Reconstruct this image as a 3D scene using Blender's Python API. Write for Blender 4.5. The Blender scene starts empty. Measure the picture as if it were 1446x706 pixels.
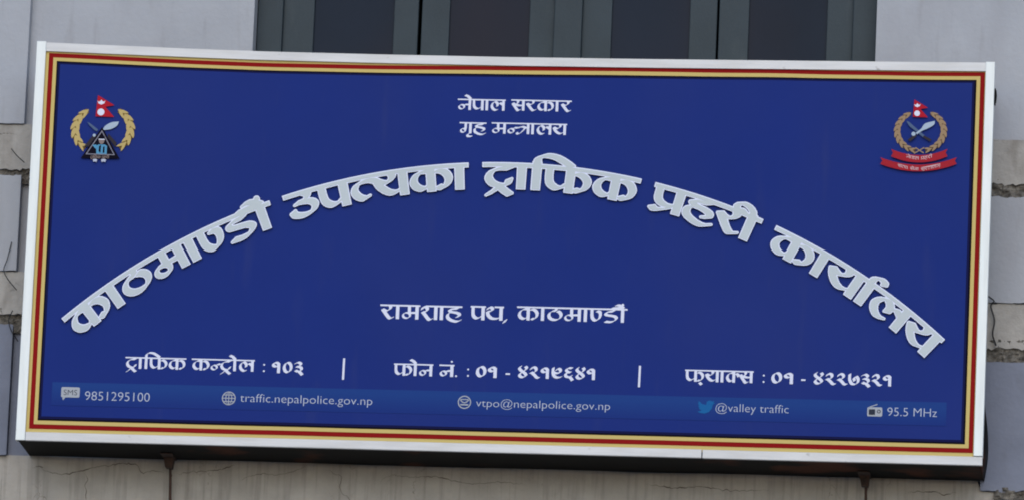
import bpy, math, random
import numpy as np
from mathutils import Matrix, Vector, noise
random.seed(7)
scene = bpy.context.scene
COL = scene.collection
ZC = 8.84                       # height of the sign's centre above the street
WALL = .43                      # how far the wall stands behind the sign's face

# ---------------------------------------------------------------- camera
cam_data = bpy.data.cameras.new('camera'); cam = bpy.data.objects.new('camera', cam_data); COL.objects.link(cam)
Rcv = ((0.9951120141220162, -0.042127438192448616, 0.08931605847419473),
       (0.023692180782932584, 0.979873529567747, 0.19820834145462854),
       (-0.09586845111804608, -0.19512340967651012, 0.9760820124745869))
def w(v): return Vector((v[0], v[2], -v[1]))            # (right, down, into wall) -> world
M = Matrix((w(Rcv[0]), -w(Rcv[1]), -w(Rcv[2]))).transposed().to_4x4()
M.translation = Vector((3.5681200, -36.0130973, ZC-7.1922571))
cam.matrix_world = M
cam_data.sensor_width = 36; cam_data.lens = 12000/1446*36
cam_data.clip_start = .5; cam_data.clip_end = 600
scene.camera = cam

# ---------------------------------------------------------------- overcast daylight
world = bpy.data.worlds.new('World'); scene.world = world; world.use_nodes = True
nt = world.node_tree
sky = nt.nodes.new('ShaderNodeTexSky'); sky.sky_type = 'NISHITA'; sky.sun_disc = False
SUN_EL, SUN_AZ = 28, 176                                 # azimuth: clockwise from +Y
sky.sun_elevation = math.radians(SUN_EL); sky.sun_rotation = math.radians(SUN_AZ)
sky.dust_density = .6; sky.ozone_density = 1.0
bg = nt.nodes['Background']; bg.inputs['Strength'].default_value = .14
nt.links.new(sky.outputs[0], bg.inputs['Color'])
sl = bpy.data.lights.new('sun', 'SUN'); sl.energy = 1.5; sl.angle = math.radians(60); sl.color = (1, .985, .965)
so = bpy.data.objects.new('sun', sl); COL.objects.link(so)
a, e = math.radians(SUN_AZ), math.radians(SUN_EL)
sd = Vector((math.sin(a)*math.cos(e), math.cos(a)*math.cos(e), math.sin(e)))
so.rotation_euler = sd.to_track_quat('Z', 'Y').to_euler(); so.location = (0, -20, 30)
vs = scene.view_settings; vs.view_transform = 'Standard'; vs.look = 'None'; vs.gamma = 1; vs.use_curve_mapping = False
vs.exposure = .10
scene.cycles.filter_width = 1.9

# ---------------------------------------------------------------- materials
def lin(*c): return tuple((x/255/12.92 if x/255 <= .04045 else ((x/255+.055)/1.055)**2.4) for x in c)+(1,)
def mat(name, col, rough=.6, var=0., scale=6., metal=0., spec=.5, bump=0., bscale=60., col2=None, stretch=(1,1,1)):
    m = bpy.data.materials.new(name); m.use_nodes = True; t = m.node_tree; b = t.nodes['Principled BSDF']
    b.inputs['Roughness'].default_value = rough; b.inputs['Metallic'].default_value = metal; b.inputs['Specular IOR Level'].default_value = spec
    tc = t.nodes.new('ShaderNodeTexCoord'); mp = t.nodes.new('ShaderNodeMapping'); mp.inputs['Scale'].default_value = stretch
    t.links.new(tc.outputs['Object'], mp.inputs[0])
    if var:
        n = t.nodes.new('ShaderNodeTexNoise'); n.inputs['Scale'].default_value = scale; n.inputs['Detail'].default_value = 7; n.inputs['Roughness'].default_value = .62
        t.links.new(mp.outputs[0], n.inputs['Vector'])
        r = t.nodes.new('ShaderNodeValToRGB'); r.color_ramp.elements[0].position = .3; r.color_ramp.elements[1].position = .7
        c2 = col2 or tuple(min(1, x*(1+var)) for x in col[:3])+(1,)
        r.color_ramp.elements[0].color = tuple(x*(1-var) for x in col[:3])+(1,); r.color_ramp.elements[1].color = c2
        t.links.new(n.outputs['Fac'], r.inputs[0]); t.links.new(r.outputs[0], b.inputs['Base Color'])
    else: b.inputs['Base Color'].default_value = col
    if bump:
        n2 = t.nodes.new('ShaderNodeTexNoise'); n2.inputs['Scale'].default_value = bscale; n2.inputs['Detail'].default_value = 6
        t.links.new(mp.outputs[0], n2.inputs['Vector'])
        bp = t.nodes.new('ShaderNodeBump'); bp.inputs['Strength'].default_value = bump; bp.inputs['Distance'].default_value = .01
        t.links.new(n2.outputs['Fac'], bp.inputs['Height']); t.links.new(bp.outputs[0], b.inputs['Normal'])
    return m
def dirt(m, col, amount, scale, stretch, lo, hi, detail=8):
    """mix patches of another colour (stains, streaks) over a material"""
    t = m.node_tree; b = t.nodes['Principled BSDF']; inp = b.inputs['Base Color']
    tc = t.nodes.new('ShaderNodeTexCoord'); mp = t.nodes.new('ShaderNodeMapping'); mp.inputs['Scale'].default_value = stretch
    n = t.nodes.new('ShaderNodeTexNoise'); n.inputs['Scale'].default_value = scale; n.inputs['Detail'].default_value = detail
    r = t.nodes.new('ShaderNodeMapRange'); r.inputs['From Min'].default_value = lo; r.inputs['From Max'].default_value = hi; r.inputs['To Max'].default_value = amount
    mx = t.nodes.new('ShaderNodeMix'); mx.data_type = 'RGBA'
    t.links.new(tc.outputs['Object'], mp.inputs[0]); t.links.new(mp.outputs[0], n.inputs['Vector']); t.links.new(n.outputs['Fac'], r.inputs['Value'])
    t.links.new(r.outputs[0], mx.inputs[0])
    if inp.links: t.links.new(inp.links[0].from_socket, mx.inputs[6])
    else: mx.inputs[6].default_value = inp.default_value
    mx.inputs[7].default_value = col
    t.links.new(mx.outputs[2], inp)
    return m
def cracks(m, col, scale, width, warp, mask=(.45, .6), stretch=(1,1,1)):
    """thin wandering cracks, broken up by a noise mask"""
    t = m.node_tree; b = t.nodes['Principled BSDF']; inp = b.inputs['Base Color']; L = t.links.new
    tc = t.nodes.new('ShaderNodeTexCoord'); mp = t.nodes.new('ShaderNodeMapping'); mp.inputs['Scale'].default_value = stretch
    n = t.nodes.new('ShaderNodeTexNoise'); n.inputs['Scale'].default_value = 5; n.inputs['Detail'].default_value = 6
    L(tc.outputs['Object'], mp.inputs[0]); L(mp.outputs[0], n.inputs['Vector'])
    sc = t.nodes.new('ShaderNodeVectorMath'); sc.operation = 'MULTIPLY_ADD'; sc.inputs[1].default_value = (warp,)*3
    L(n.outputs['Color'], sc.inputs[0]); L(mp.outputs[0], sc.inputs[2])
    v = t.nodes.new('ShaderNodeTexVoronoi'); v.feature = 'DISTANCE_TO_EDGE'; v.inputs['Scale'].default_value = scale
    L(sc.outputs[0], v.inputs['Vector'])
    r = t.nodes.new('ShaderNodeMapRange'); r.inputs['From Min'].default_value = width; r.inputs['From Max'].default_value = width*.3
    L(v.outputs['Distance'], r.inputs['Value'])
    n2 = t.nodes.new('ShaderNodeTexNoise'); n2.inputs['Scale'].default_value = 2.3; L(mp.outputs[0], n2.inputs['Vector'])
    r2 = t.nodes.new('ShaderNodeMapRange'); r2.inputs['From Min'].default_value = mask[0]; r2.inputs['From Max'].default_value = mask[1]; L(n2.outputs['Fac'], r2.inputs['Value'])
    mu = t.nodes.new('ShaderNodeMath'); mu.operation = 'MULTIPLY'; L(r.outputs[0], mu.inputs[0]); L(r2.outputs[0], mu.inputs[1])
    mx = t.nodes.new('ShaderNodeMix'); mx.data_type = 'RGBA'; L(mu.outputs[0], mx.inputs[0])
    if inp.links: L(inp.links[0].from_socket, mx.inputs[6])
    else: mx.inputs[6].default_value = inp.default_value
    mx.inputs[7].default_value = col; L(mx.outputs[2], inp)
    return m
PAINT = mat('grey_lavender_paint', (.325, .345, .395, 1), .85, .06, 2.5, bump=.25, bscale=45)
dirt(PAINT, (.22, .22, .25, 1), .5, 3, (1, 1, .35), .55, .8)
dirt(PAINT, (.20, .195, .20, 1), .35, 9, (2.5, 1, .3), .58, .8); dirt(PAINT, (.40, .42, .47, 1), .5, 1.2, (1, 1, 1), .5, .8)
LOWGREY = mat('darker_blue_grey_face', (.165, .185, .25, 1), .85, .10, 5, bump=.3, bscale=40)  # darker, bluer tone used on the lowest pier blocks
dirt(LOWGREY, (.11, .115, .14, 1), .7, 5, (1, 1, .6), .6, .78)
BAND = mat('bare_beige_plaster', (.335, .325, .315, 1), .9, .14, 9, bump=.5, bscale=50)
dirt(BAND, (.15, .135, .12, 1), .8, 4, (2.2, 1, .8), .55, .75)
cracks(BAND, (.06, .053, .046, 1), 4, .009, .5, (.56, .62))
dirt(BAND, (.05, .045, .04, 1), .9, 16, (1, 1, 1), .68, .74)
RUBBLE = mat('dirty_broken_mortar', (.06, .054, .048, 1), .95, .5, 30, bump=.9, bscale=70, col2=(.21, .195, .175, 1))
RENDER = mat('old_cement_render', (.335, .318, .298, 1), .92, .12, 7, bump=.45, bscale=55)
dirt(RENDER, (.19, .178, .165, 1), .75, 5, (9, 1, .45), .5, .75)
dirt(RENDER, (.41, .39, .37, 1), .6, 3, (1, 1, 1.5), .55, .75)
cracks(RENDER, (.15, .125, .105, 1), 5, .008, .5, (.58, .66), (1.6, 1, .8))
TEAL = mat('slate_teal_window_paint', (.027, .041, .054, 1), .6, .12, 4, bump=.1, bscale=80, spec=.25)
dirt(TEAL, (.045, .06, .072, 1), .5, 8, (2, 1, .5), .6, .8)
GAP = mat('dark_gap', (.006, .007, .008, 1), .9)
INSIDE = mat('dim_room_wall', (.012, .014, .018, 1), .95, spec=0)
CURTAIN = mat('dull_maroon_curtain', (.022, .014, .017, 1), .95, .3, 5, stretch=(8, 1, .4))
ALU = mat('mill_aluminium', (.47, .485, .52, 1), .5, .06, 5, metal=.25, bump=.06, bscale=30, stretch=(.4, 1, 6))
dirt(ALU, (.34, .34, .35, 1), .55, 3.5, (1, 1, 6), .45, .75); dirt(ALU, (.16, .15, .15, 1), .8, 30, (.6, 1, 1), .68, .78)
ALUW = mat('pale_aluminium', (.62, .67, .70, 1), .45, .05, 6, metal=.1, bump=.06, bscale=30, stretch=(6, 1, .5))
dirt(ALUW, (.46, .49, .52, 1), .5, 3.5, (8, 1, .8), .45, .75); dirt(ALUW, (.22, .22, .22, 1), .8, 26, (1, 1, .6), .69, .79)
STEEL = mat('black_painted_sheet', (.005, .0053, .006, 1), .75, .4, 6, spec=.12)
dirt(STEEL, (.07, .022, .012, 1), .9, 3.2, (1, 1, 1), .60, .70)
RUST = mat('rusty_steel', (.032, .018, .014, 1), .85, .5, 25, bump=.5, bscale=60, col2=(.06, .030, .022, 1))
WIRE = mat('black_cable', (.015, .015, .018, 1), .6)
CRACK = mat('crack_dirt', (.085, .070, .060, 1), .95, .3, 40); STAIN = mat('rust_streak', (.13, .085, .065, 1), .92, .35, 12, stretch=(4, 1, 1))
GROUND = mat('concrete_yard', (.24, .235, .225, 1), .9, .2, 3, bump=.3, bscale=30)
def ink(name, col, rough=.6, var=.03, k=.70): return mat(name, tuple(k*c for c in col[:3])+(1,), rough, var, 3.0, spec=.03)
BLUE = ink('blue_print', (.0118, .027, .172, 1), k=1); RED = ink('dark_red_print', lin(150, 26, 28), k=.72); GOLD = ink('gold_print', lin(216, 194, 124), k=.76)
NAVY = ink('near_black_print', lin(20, 18, 34)); WHITE = ink('lavender_white_print', lin(222, 227, 250), k=.84); 
SILVER = ink('silver_letter_face', lin(188, 198, 206), k=.92, var=.05); EDGE = ink('pale_letter_edge', lin(208, 215, 238), k=1); SIDE = ink('navy_letter_side', lin(16, 18, 48))
PALE = ink('pale_print', lin(200, 208, 232)); CREAM = ink('straw_print', lin(208, 186, 126)); BRONZE = ink('bronze_print', lin(120, 96, 48)); TAN = ink('tan_print', lin(172, 146, 118))
UMBER = ink('umber_print', lin(104, 82, 66)); FLAG = ink('flag_red_print', lin(190, 38, 56)); RIB = ink('ribbon_red_print', lin(178, 46, 60)); SKIN = ink('grey_brown_print', lin(150, 135, 135))
STEELP = ink('blade_print', lin(186, 205, 228)); STEEL2 = ink('blade_shade_print', lin(92, 112, 148)); HANDLE = ink('handle_print', lin(62, 58, 66)); SKYB = ink('uniform_blue_print', lin(96, 165, 210)); BIRD = ink('bird_blue_print', lin(36, 108, 176))
ICONG = ink('icon_grey_print', lin(186, 192, 205)); ICOND = ink('icon_dark_print', lin(58, 64, 80))
dirt(BLUE, (.024, .036, .160, 1), .5, 1.1, (1, 1, .6), .45, .8); dirt(BLUE, (.05, .06, .15, 1), .22, 7, (1.5, 1, .25), .6, .85)
NAVY2 = ink('navy_print', lin(24, 28, 78)); ICOND2 = ink('dim_outline_print', lin(150, 150, 168)); RIBT = ink('faded_ribbon_lettering', lin(225, 190, 200))
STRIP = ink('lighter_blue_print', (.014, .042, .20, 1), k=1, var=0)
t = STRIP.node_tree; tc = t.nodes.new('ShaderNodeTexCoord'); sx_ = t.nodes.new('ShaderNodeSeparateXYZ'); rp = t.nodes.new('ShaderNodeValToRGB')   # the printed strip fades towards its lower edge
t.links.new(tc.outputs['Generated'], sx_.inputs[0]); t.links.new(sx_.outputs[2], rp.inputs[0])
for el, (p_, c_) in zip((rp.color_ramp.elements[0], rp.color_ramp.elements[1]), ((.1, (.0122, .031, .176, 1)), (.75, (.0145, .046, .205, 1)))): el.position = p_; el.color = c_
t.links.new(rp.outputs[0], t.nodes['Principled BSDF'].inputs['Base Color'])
# ---- lettering: every letter is drawn with a broad nib, joined into words and traced to outlines
# pen strokes: lists of (x, y); 's' = upright stem at x from y1 down to y0; headline runs along the top of each word
ST = .24; HL = .125
def ring(cx, cy, rx, ry, n=16, a0=90, a1=450):
    return [(cx + rx*math.cos(math.radians(a0+(a1-a0)*i/n)), cy + ry*math.sin(math.radians(a0+(a1-a0)*i/n))) for i in range(n+1)]
AA = ('s', .19, 0, 1)
G = {
 'ka': (1.36, [('s', .68, 0, 1), [(.64,.80),(.44,.80),(.24,.68),(.145,.44),(.22,.22),(.40,.11),(.56,.17),(.64,.27)], [(.72,.70),(.90,.79),(1.10,.72),(1.22,.48),(1.17,.24),(1.02,.10),(.91,.15)]]),
 'ka_half': (.98, [('s', .62, 0, 1), [(.60,.80),(.42,.80),(.23,.68),(.145,.44),(.22,.22),(.38,.11),(.52,.17),(.60,.27)], [(.66,.66),(.80,.74),(.93,.66),(.98,.52)]]),
 'aa': (.43, [AA]),
 'tha': (1.04, [[(.58,.95),(.58,.80)], ring(.51,.41,.37,.33,24,80,425)]),
 'ma': (1.12, [[(.47,.95),(.47,.62),(.48,.44)], ('p', .62, ring(.31,.27,.215,.19,18)), [(.48,.44),(.70,.46),(.90,.46)], ('s', .94, 0, 1)]),
 'na_half2': (.80, [[(.15,.95),(.15,.52),(.20,.26),(.38,.11),(.58,.24),(.66,.50),(.62,.72),(.46,.78)]]),
 'da':  (1.0, [[(.68,.95),(.66,.80),(.40,.77),(.20,.68),(.22,.54),(.46,.49),(.72,.44),(.84,.28),(.66,.08),(.42,.03),(.18,.06)]]),
 'au': (.48, [('s', .20, 0, 1), [(.24,1.02),(.10,1.16),(-.06,1.24),(-.20,1.22)], [(.14,1.0),(-.14,1.05),(-.46,1.01)], ('d', .20, 1.27, .095)]),
 'o':   (.46, [AA, [(.22,1.0),(.04,1.20),(-.18,1.32)]]),
 'e':   (0, [[(-.12,1.0),(-.30,1.20),(-.52,1.32)]]),
 'u_ind': (1.0, [[(.58,.95),(.70,.80),(.58,.62),(.32,.56)], [(.48,.58),(.74,.52),(.86,.34),(.74,.12),(.46,.04),(.20,.12),(.14,.26)]]),
 'pa':  (.96, [[(.15,.95),(.15,.52),(.20,.28),(.38,.13),(.58,.18),(.74,.32)], ('s', .80, 0, 1)]),
 'ta_half': (.74, [[(.84,.70),(.66,.78),(.42,.76),(.22,.64),(.145,.42),(.24,.20),(.40,.09),(.52,.13)]]),
 'ya':  (1.08, [[(.56,.95),(.60,.76),(.48,.60),(.32,.55),(.12,.66)], [(.12,.64),(.22,.40),(.42,.18),(.62,.12),(.84,.24)], ('s', .92, 0, 1)]),
 'ra':  (.86, [[(.58,.95),(.62,.76),(.50,.60),(.32,.55),(.13,.66)], [(.14,.64),(.28,.44),(.44,.20),(.60,.04),(.76,.10)]]),
 'tta': (.93, [[(.82,.92),(.76,.81),(.50,.80),(.25,.68),(.145,.44),(.26,.20),(.50,.10),(.70,.17),(.76,.34)]]),
 'rakar': (0, [[(-.46,.08),(-.62,-.10),(-.78,-.24)], [(-.46,.08),(-.30,-.10),(-.14,-.24)]]),
 'i': (.43, [('s', .20, 0, 1.08), [(.20,1.06),(.22,1.24),(.42,1.38),(.74,1.34),(1.02,1.17),(1.20,1.02)]]),
 'pha': (1.44, [[(.15,.95),(.15,.52),(.20,.28),(.38,.13),(.56,.18),(.70,.32)], ('s', .77, 0, 1), [(.80,.66),(.98,.78),(1.18,.70),(1.30,.48),(1.24,.24),(1.08,.10),(.94,.13)]]),
 'pra': (.96, [[(.15,.95),(.15,.56),(.22,.36),(.40,.25),(.60,.27),(.74,.36)], [(.66,.28),(.42,.10),(.16,.00),(.04,.08)], ('s', .80, 0, 1)]),
 'ha': (1.0, [[(.76,.95),(.74,.82),(.44,.79),(.24,.73),(.34,.59),(.60,.55),(.82,.46),(.85,.31),(.70,.26)], [(.36,.58),(.15,.42),(.17,.16),(.44,-.02),(.72,-.07),(.92,.02)]]),
 'ii': (.50, [('s', .22, 0, 1.04), ('p', .8, [(-.28,.98),(-.34,1.14),(-.22,1.30),(.0,1.28),(.17,1.14),(.22,1.0)]), ('p', .6, [(-.30,1.0),(-.16,1.06),(-.02,.97)])]),
 'reph': (0, [('p', .85, [(-.26,1.0),(-.25,1.16),(-.12,1.29),(.04,1.27),(.07,1.16)])]),
 'la': (1.20, [[(.58,.40),(.58,.62),(.43,.79),(.26,.72),(.145,.46),(.22,.20),(.40,.05),(.56,.07)], [(.60,.54),(.76,.68),(.92,.60),(1.02,.52)], ('s', 1.04, 0, 1)]),
 'na': (1.10, [('p', .7, ring(.31,.28,.20,.19,16)), [(.44,.43),(.62,.49),(.88,.49)], ('s', .93, 0, 1)]),
 'na_half': (.70, [('p', .7, ring(.31,.28,.20,.19,16)), [(.44,.43),(.56,.56),(.74,.54)]]),
 'tra': (1.0, [[(.0,.54),(.20,.58),(.44,.66),(.66,.58),(.80,.56)], [(.66,.58),(.48,.30),(.26,.06),(.10,.02),(.04,.12)], ('s', .86, 0, 1)]),
 'sa':  (1.08, [[(.48,.95),(.52,.76),(.42,.60),(.28,.55),(.12,.66)], [(.12,.64),(.26,.40),(.40,.18),(.52,.02),(.66,.06)], [(.36,.54),(.60,.46),(.90,.48)], ('s', .92, 0, 1)]),
 'ga': (1.0, [[(.46,.95),(.46,.50),(.44,.34)], ('p', .7, ring(.28,.26,.17,.17,14)), ('s', .82, 0, 1)]),
 'ri':  (0, [[(-.20,.02),(-.38,-.10),(-.32,-.26),(-.08,-.26)]]),
 'sha': (1.12, [[(.13,.72),(.20,.88),(.38,.86),(.45,.70),(.34,.55),(.16,.52)], [(.16,.54),(.30,.36),(.46,.13),(.60,.00),(.74,.06)], ('s', .96, 0, 1)]),
 'thha': (1.16, [[(.14,.78),(.24,.92),(.40,.88),(.44,.74),(.32,.63),(.12,.62)], [(.12,.60),(.18,.36),(.38,.16),(.64,.12),(.84,.16),(.96,.26)], ('s', 1.0, 0, 1)]),
 'halant': (0, [[(-.36,-.06),(-.22,-.22)]]),
 'bindu': (0, [('d', -.20, 1.24, .085)]),
 'comma': (.34, [[(.16,.06),(.06,-.12)]]),
 'dot':  (.42, [('d', .16, .08, .085)]),
 'colon': (1.0, [('d', .46, .18, .075), ('d', .46, .68, .075)]),
 'hyphen': (1.1, [[(.42,.42),(.62,.42)]]),
 'space': (.60, []),
 '0': (.72, [ring(.35,.46,.22,.38,20)]),
 '1': (.68, [ring(.28,.66,.17,.16,14), ('s', .46, -.02, .78)]),
 '2': (.72, [[(.14,.72),(.24,.88),(.42,.82),(.46,.62),(.32,.46),(.12,.44)], [(.16,.46),(.34,.30),(.50,.08),(.64,.04)]]),
 '3': (.66, [[(.12,.80),(.30,.88),(.46,.74),(.36,.58),(.20,.54)], [(.24,.55),(.46,.48),(.50,.28),(.30,.16),(.14,.24)], [(.34,.18),(.48,.02),(.56,-.10)]]),
 '4': (.74, [[(.22,.92),(.13,.78),(.24,.60),(.46,.42),(.57,.24),(.45,.08),(.27,.08),(.15,.24),(.26,.42),(.48,.60),(.60,.78),(.52,.92)]]),
 '6': (.70, [[(.52,.86),(.30,.88),(.17,.74),(.26,.58),(.44,.54)], [(.38,.55),(.16,.46),(.15,.24),(.36,.16),(.50,.28)], [(.40,.18),(.52,.02),(.58,-.08)]]),
 '7': (.80, [[(.13,.88),(.13,.46),(.26,.14),(.46,.08),(.64,.22),(.66,.50),(.54,.70),(.40,.56),(.44,.36)]]),
 'va': (1.0, [ring(.36,.36,.24,.22,16), ('s', .80, 0, 1)]),
 'nna': (1.2, [[(.15,.95),(.15,.50),(.28,.16),(.48,.16),(.60,.50),(.60,.95)], ('s', 1.0, 0, 1)]),
 'ksha': (1.3, [[(.2,.8),(.5,.74),(.3,.5),(.2,.2),(.5,.1),(.7,.4),(1.0,.5)], ('s', 1.1, 0, 1)]),
 'u': (0, [[(-.24,.0),(-.42,-.12),(-.24,-.26),(-.02,-.18)]]),
 '9': (.80, [[(.14,.86),(.13,.48),(.22,.22),(.42,.10),(.66,.16)], [(.16,.52),(.36,.44),(.56,.50),(.60,.70),(.46,.82),(.36,.70)]]),
}
HEAD0 = {'sha': .36, 'thha': .58}
NOHEAD = set('0 1 2 3 4 6 7 9 comma dot colon hyphen space'.split())
def smooth(P, step=.02):
    P = np.array(P, float)
    Q = np.vstack([2*P[0]-P[1], P, 2*P[-1]-P[-2]])
    out = []
    for i in range(1, len(Q)-2):
        a, b, c, d = Q[i-1:i+3]
        n = max(2, int(np.linalg.norm(c-b)/step))
        t = (np.arange(n)/n)[:, None]
        out.append(.5*((2*b)+(c-a)*t+(2*a-5*b+4*c-d)*t*t+(3*b-a-3*c+d)*t**3))
    out.append(P[-1:])
    return np.vstack(out)
def word_field(letters, sx=1., res=72, fat=0., stem=ST, nibL=.108, nibR=.022, ang=32):
    """signed distance grid of one word; returns field, x0, y0, res, advance"""
    segs = []; stems = []; dots = []; heads = []; x = 0.
    for L in letters:
        adv, st = G[L]
        for s in st:
            if isinstance(s, tuple) and s[0] == 's': stems.append((sx*(x+s[1]), s[2], s[3]))
            elif isinstance(s, tuple) and s[0] == 'p': segs.append((False, s[1], smooth([(sx*(x+a), b) for a, b in s[2]])))
            elif isinstance(s, tuple): dots.append((sx*(x+s[1]), s[2], s[3]))
            else: segs.append((.86 < s[0][1] < .97, 1., smooth([(sx*(x+a), b) for a, b in s])))
        if L not in NOHEAD and adv > 0: heads.append((sx*(x+HEAD0.get(L, 0)), sx*(x+adv)))
        x += adv
    runs = []
    for h in heads:
        if runs and h[0] < runs[-1][1] + .03: runs[-1][1] = h[1]
        else: runs.append(list(h))
    X0, Y0, X1, Y1 = -.5, -.55, sx*x+.5, 1.7
    nx, ny = int((X1-X0)*res)+1, int((Y1-Y0)*res)+1
    gx = X0+np.arange(nx)/res; gy = Y0+np.arange(ny)/res
    F = np.full((ny, nx), .3)
    ca, sa = math.cos(math.radians(ang)), math.sin(math.radians(ang))
    def win(x0, x1, y0, y1):
        i0, i1 = max(0, int((x0-X0)*res)), min(nx, int((x1-X0)*res)+2)
        j0, j1 = max(0, int((y0-Y0)*res)), min(ny, int((y1-Y0)*res)+2)
        return i0, i1, j0, j1
    m = .34
    for clip, pk, S in segs:
        for px, py in S:
            i0, i1, j0, j1 = win(px-m, px+m, py-m, py+m)
            dx = gx[i0:i1][None, :]-px; dy = gy[j0:j1][:, None]-py
            t = np.clip(dx*ca+dy*sa, -nibL*pk, nibL*pk)
            d = np.sqrt((dx-t*ca)**2+(dy-t*sa)**2)-nibR
            if clip: d = np.maximum(d, dy+py-.999)
            F[j0:j1, i0:i1] = np.minimum(F[j0:j1, i0:i1], d)
    for cx, cy, r in dots:
        i0, i1, j0, j1 = win(cx-.4, cx+.4, cy-.4, cy+.4)
        d = np.sqrt((gx[i0:i1][None, :]-cx)**2+(gy[j0:j1][:, None]-cy)**2)-r
        F[j0:j1, i0:i1] = np.minimum(F[j0:j1, i0:i1], d)
    boxes = [(c-stem/2, c+stem/2, y0, y1) for c, y0, y1 in stems]
    boxes += [(a-.02, b+.02, 1-HL, 1.) for a, b in runs]
    for x0, x1, y0, y1 in boxes:
        i0, i1, j0, j1 = win(x0-m, x1+m, y0-m, y1+m)
        ddx = np.maximum(x0-gx[i0:i1], gx[i0:i1]-x1)[None, :]; ddy = np.maximum(y0-gy[j0:j1], gy[j0:j1]-y1)[:, None]
        F[j0:j1, i0:i1] = np.minimum(F[j0:j1, i0:i1], np.maximum(ddx, ddy))
    return F-fat, X0, Y0, res, sx*x
def simplify(P, tol):
    keep = np.zeros(len(P), bool); keep[[0, -1]] = True; st = [(0, len(P)-1)]
    while st:
        a, b = st.pop()
        if b-a < 2: continue
        d = P[b]-P[a]; n = np.hypot(*d)
        v = P[a+1:b]-P[a]
        e = np.abs(v[:, 0]*d[1]-v[:, 1]*d[0])/n if n > 1e-9 else np.hypot(v[:, 0], v[:, 1])
        k = int(e.argmax())
        if e[k] > tol: keep[a+1+k] = True; st += [(a, a+1+k), (a+1+k, b)]
    return P[keep]
def trace(F, X0, Y0, res, tol=.006):
    """closed outlines of F < 0 by marching squares"""
    ins = F < 0
    code = (ins[:-1, :-1]*1+ins[:-1, 1:]*2+ins[1:, 1:]*4+ins[1:, :-1]*8)
    nxt = {}
    T = {1:[(3,0)],2:[(0,1)],3:[(3,1)],4:[(1,2)],5:[(3,2),(1,0)],6:[(0,2)],7:[(3,2)],8:[(2,3)],9:[(2,0)],10:[(0,3),(2,1)],11:[(2,1)],12:[(1,3)],13:[(1,0)],14:[(0,3)]}
    def key(j, i, e): return [(j, i, 0), (j, i+1, 1), (j+1, i, 0), (j, i, 1)][e]
    for j, i in zip(*np.nonzero((code > 0) & (code < 15))):
        for a, b in T[int(code[j, i])]: nxt[key(j, i, a)] = key(j, i, b)
    def pos(k):
        j, i, o = k
        a = F[j, i]; b = F[j, i+1] if o == 0 else F[j+1, i]
        t = a/(a-b)
        return (X0+(i+(t if o == 0 else 0))/res, Y0+(j+(t if o else 0))/res)
    out = []
    while nxt:
        k0, k = nxt.popitem(); loop = [k0]
        while k != k0: loop.append(k); k = nxt.pop(k)
        if len(loop) < 6: continue
        P = np.array([pos(q) for q in loop])
        h = len(P)//2
        Q = np.vstack([simplify(P[:h+1], tol)[:-1], simplify(np.vstack([P[h:], P[:1]]), tol)[:-1]])
        if len(Q) >= 3: out.append(Q)
    return out

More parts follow.
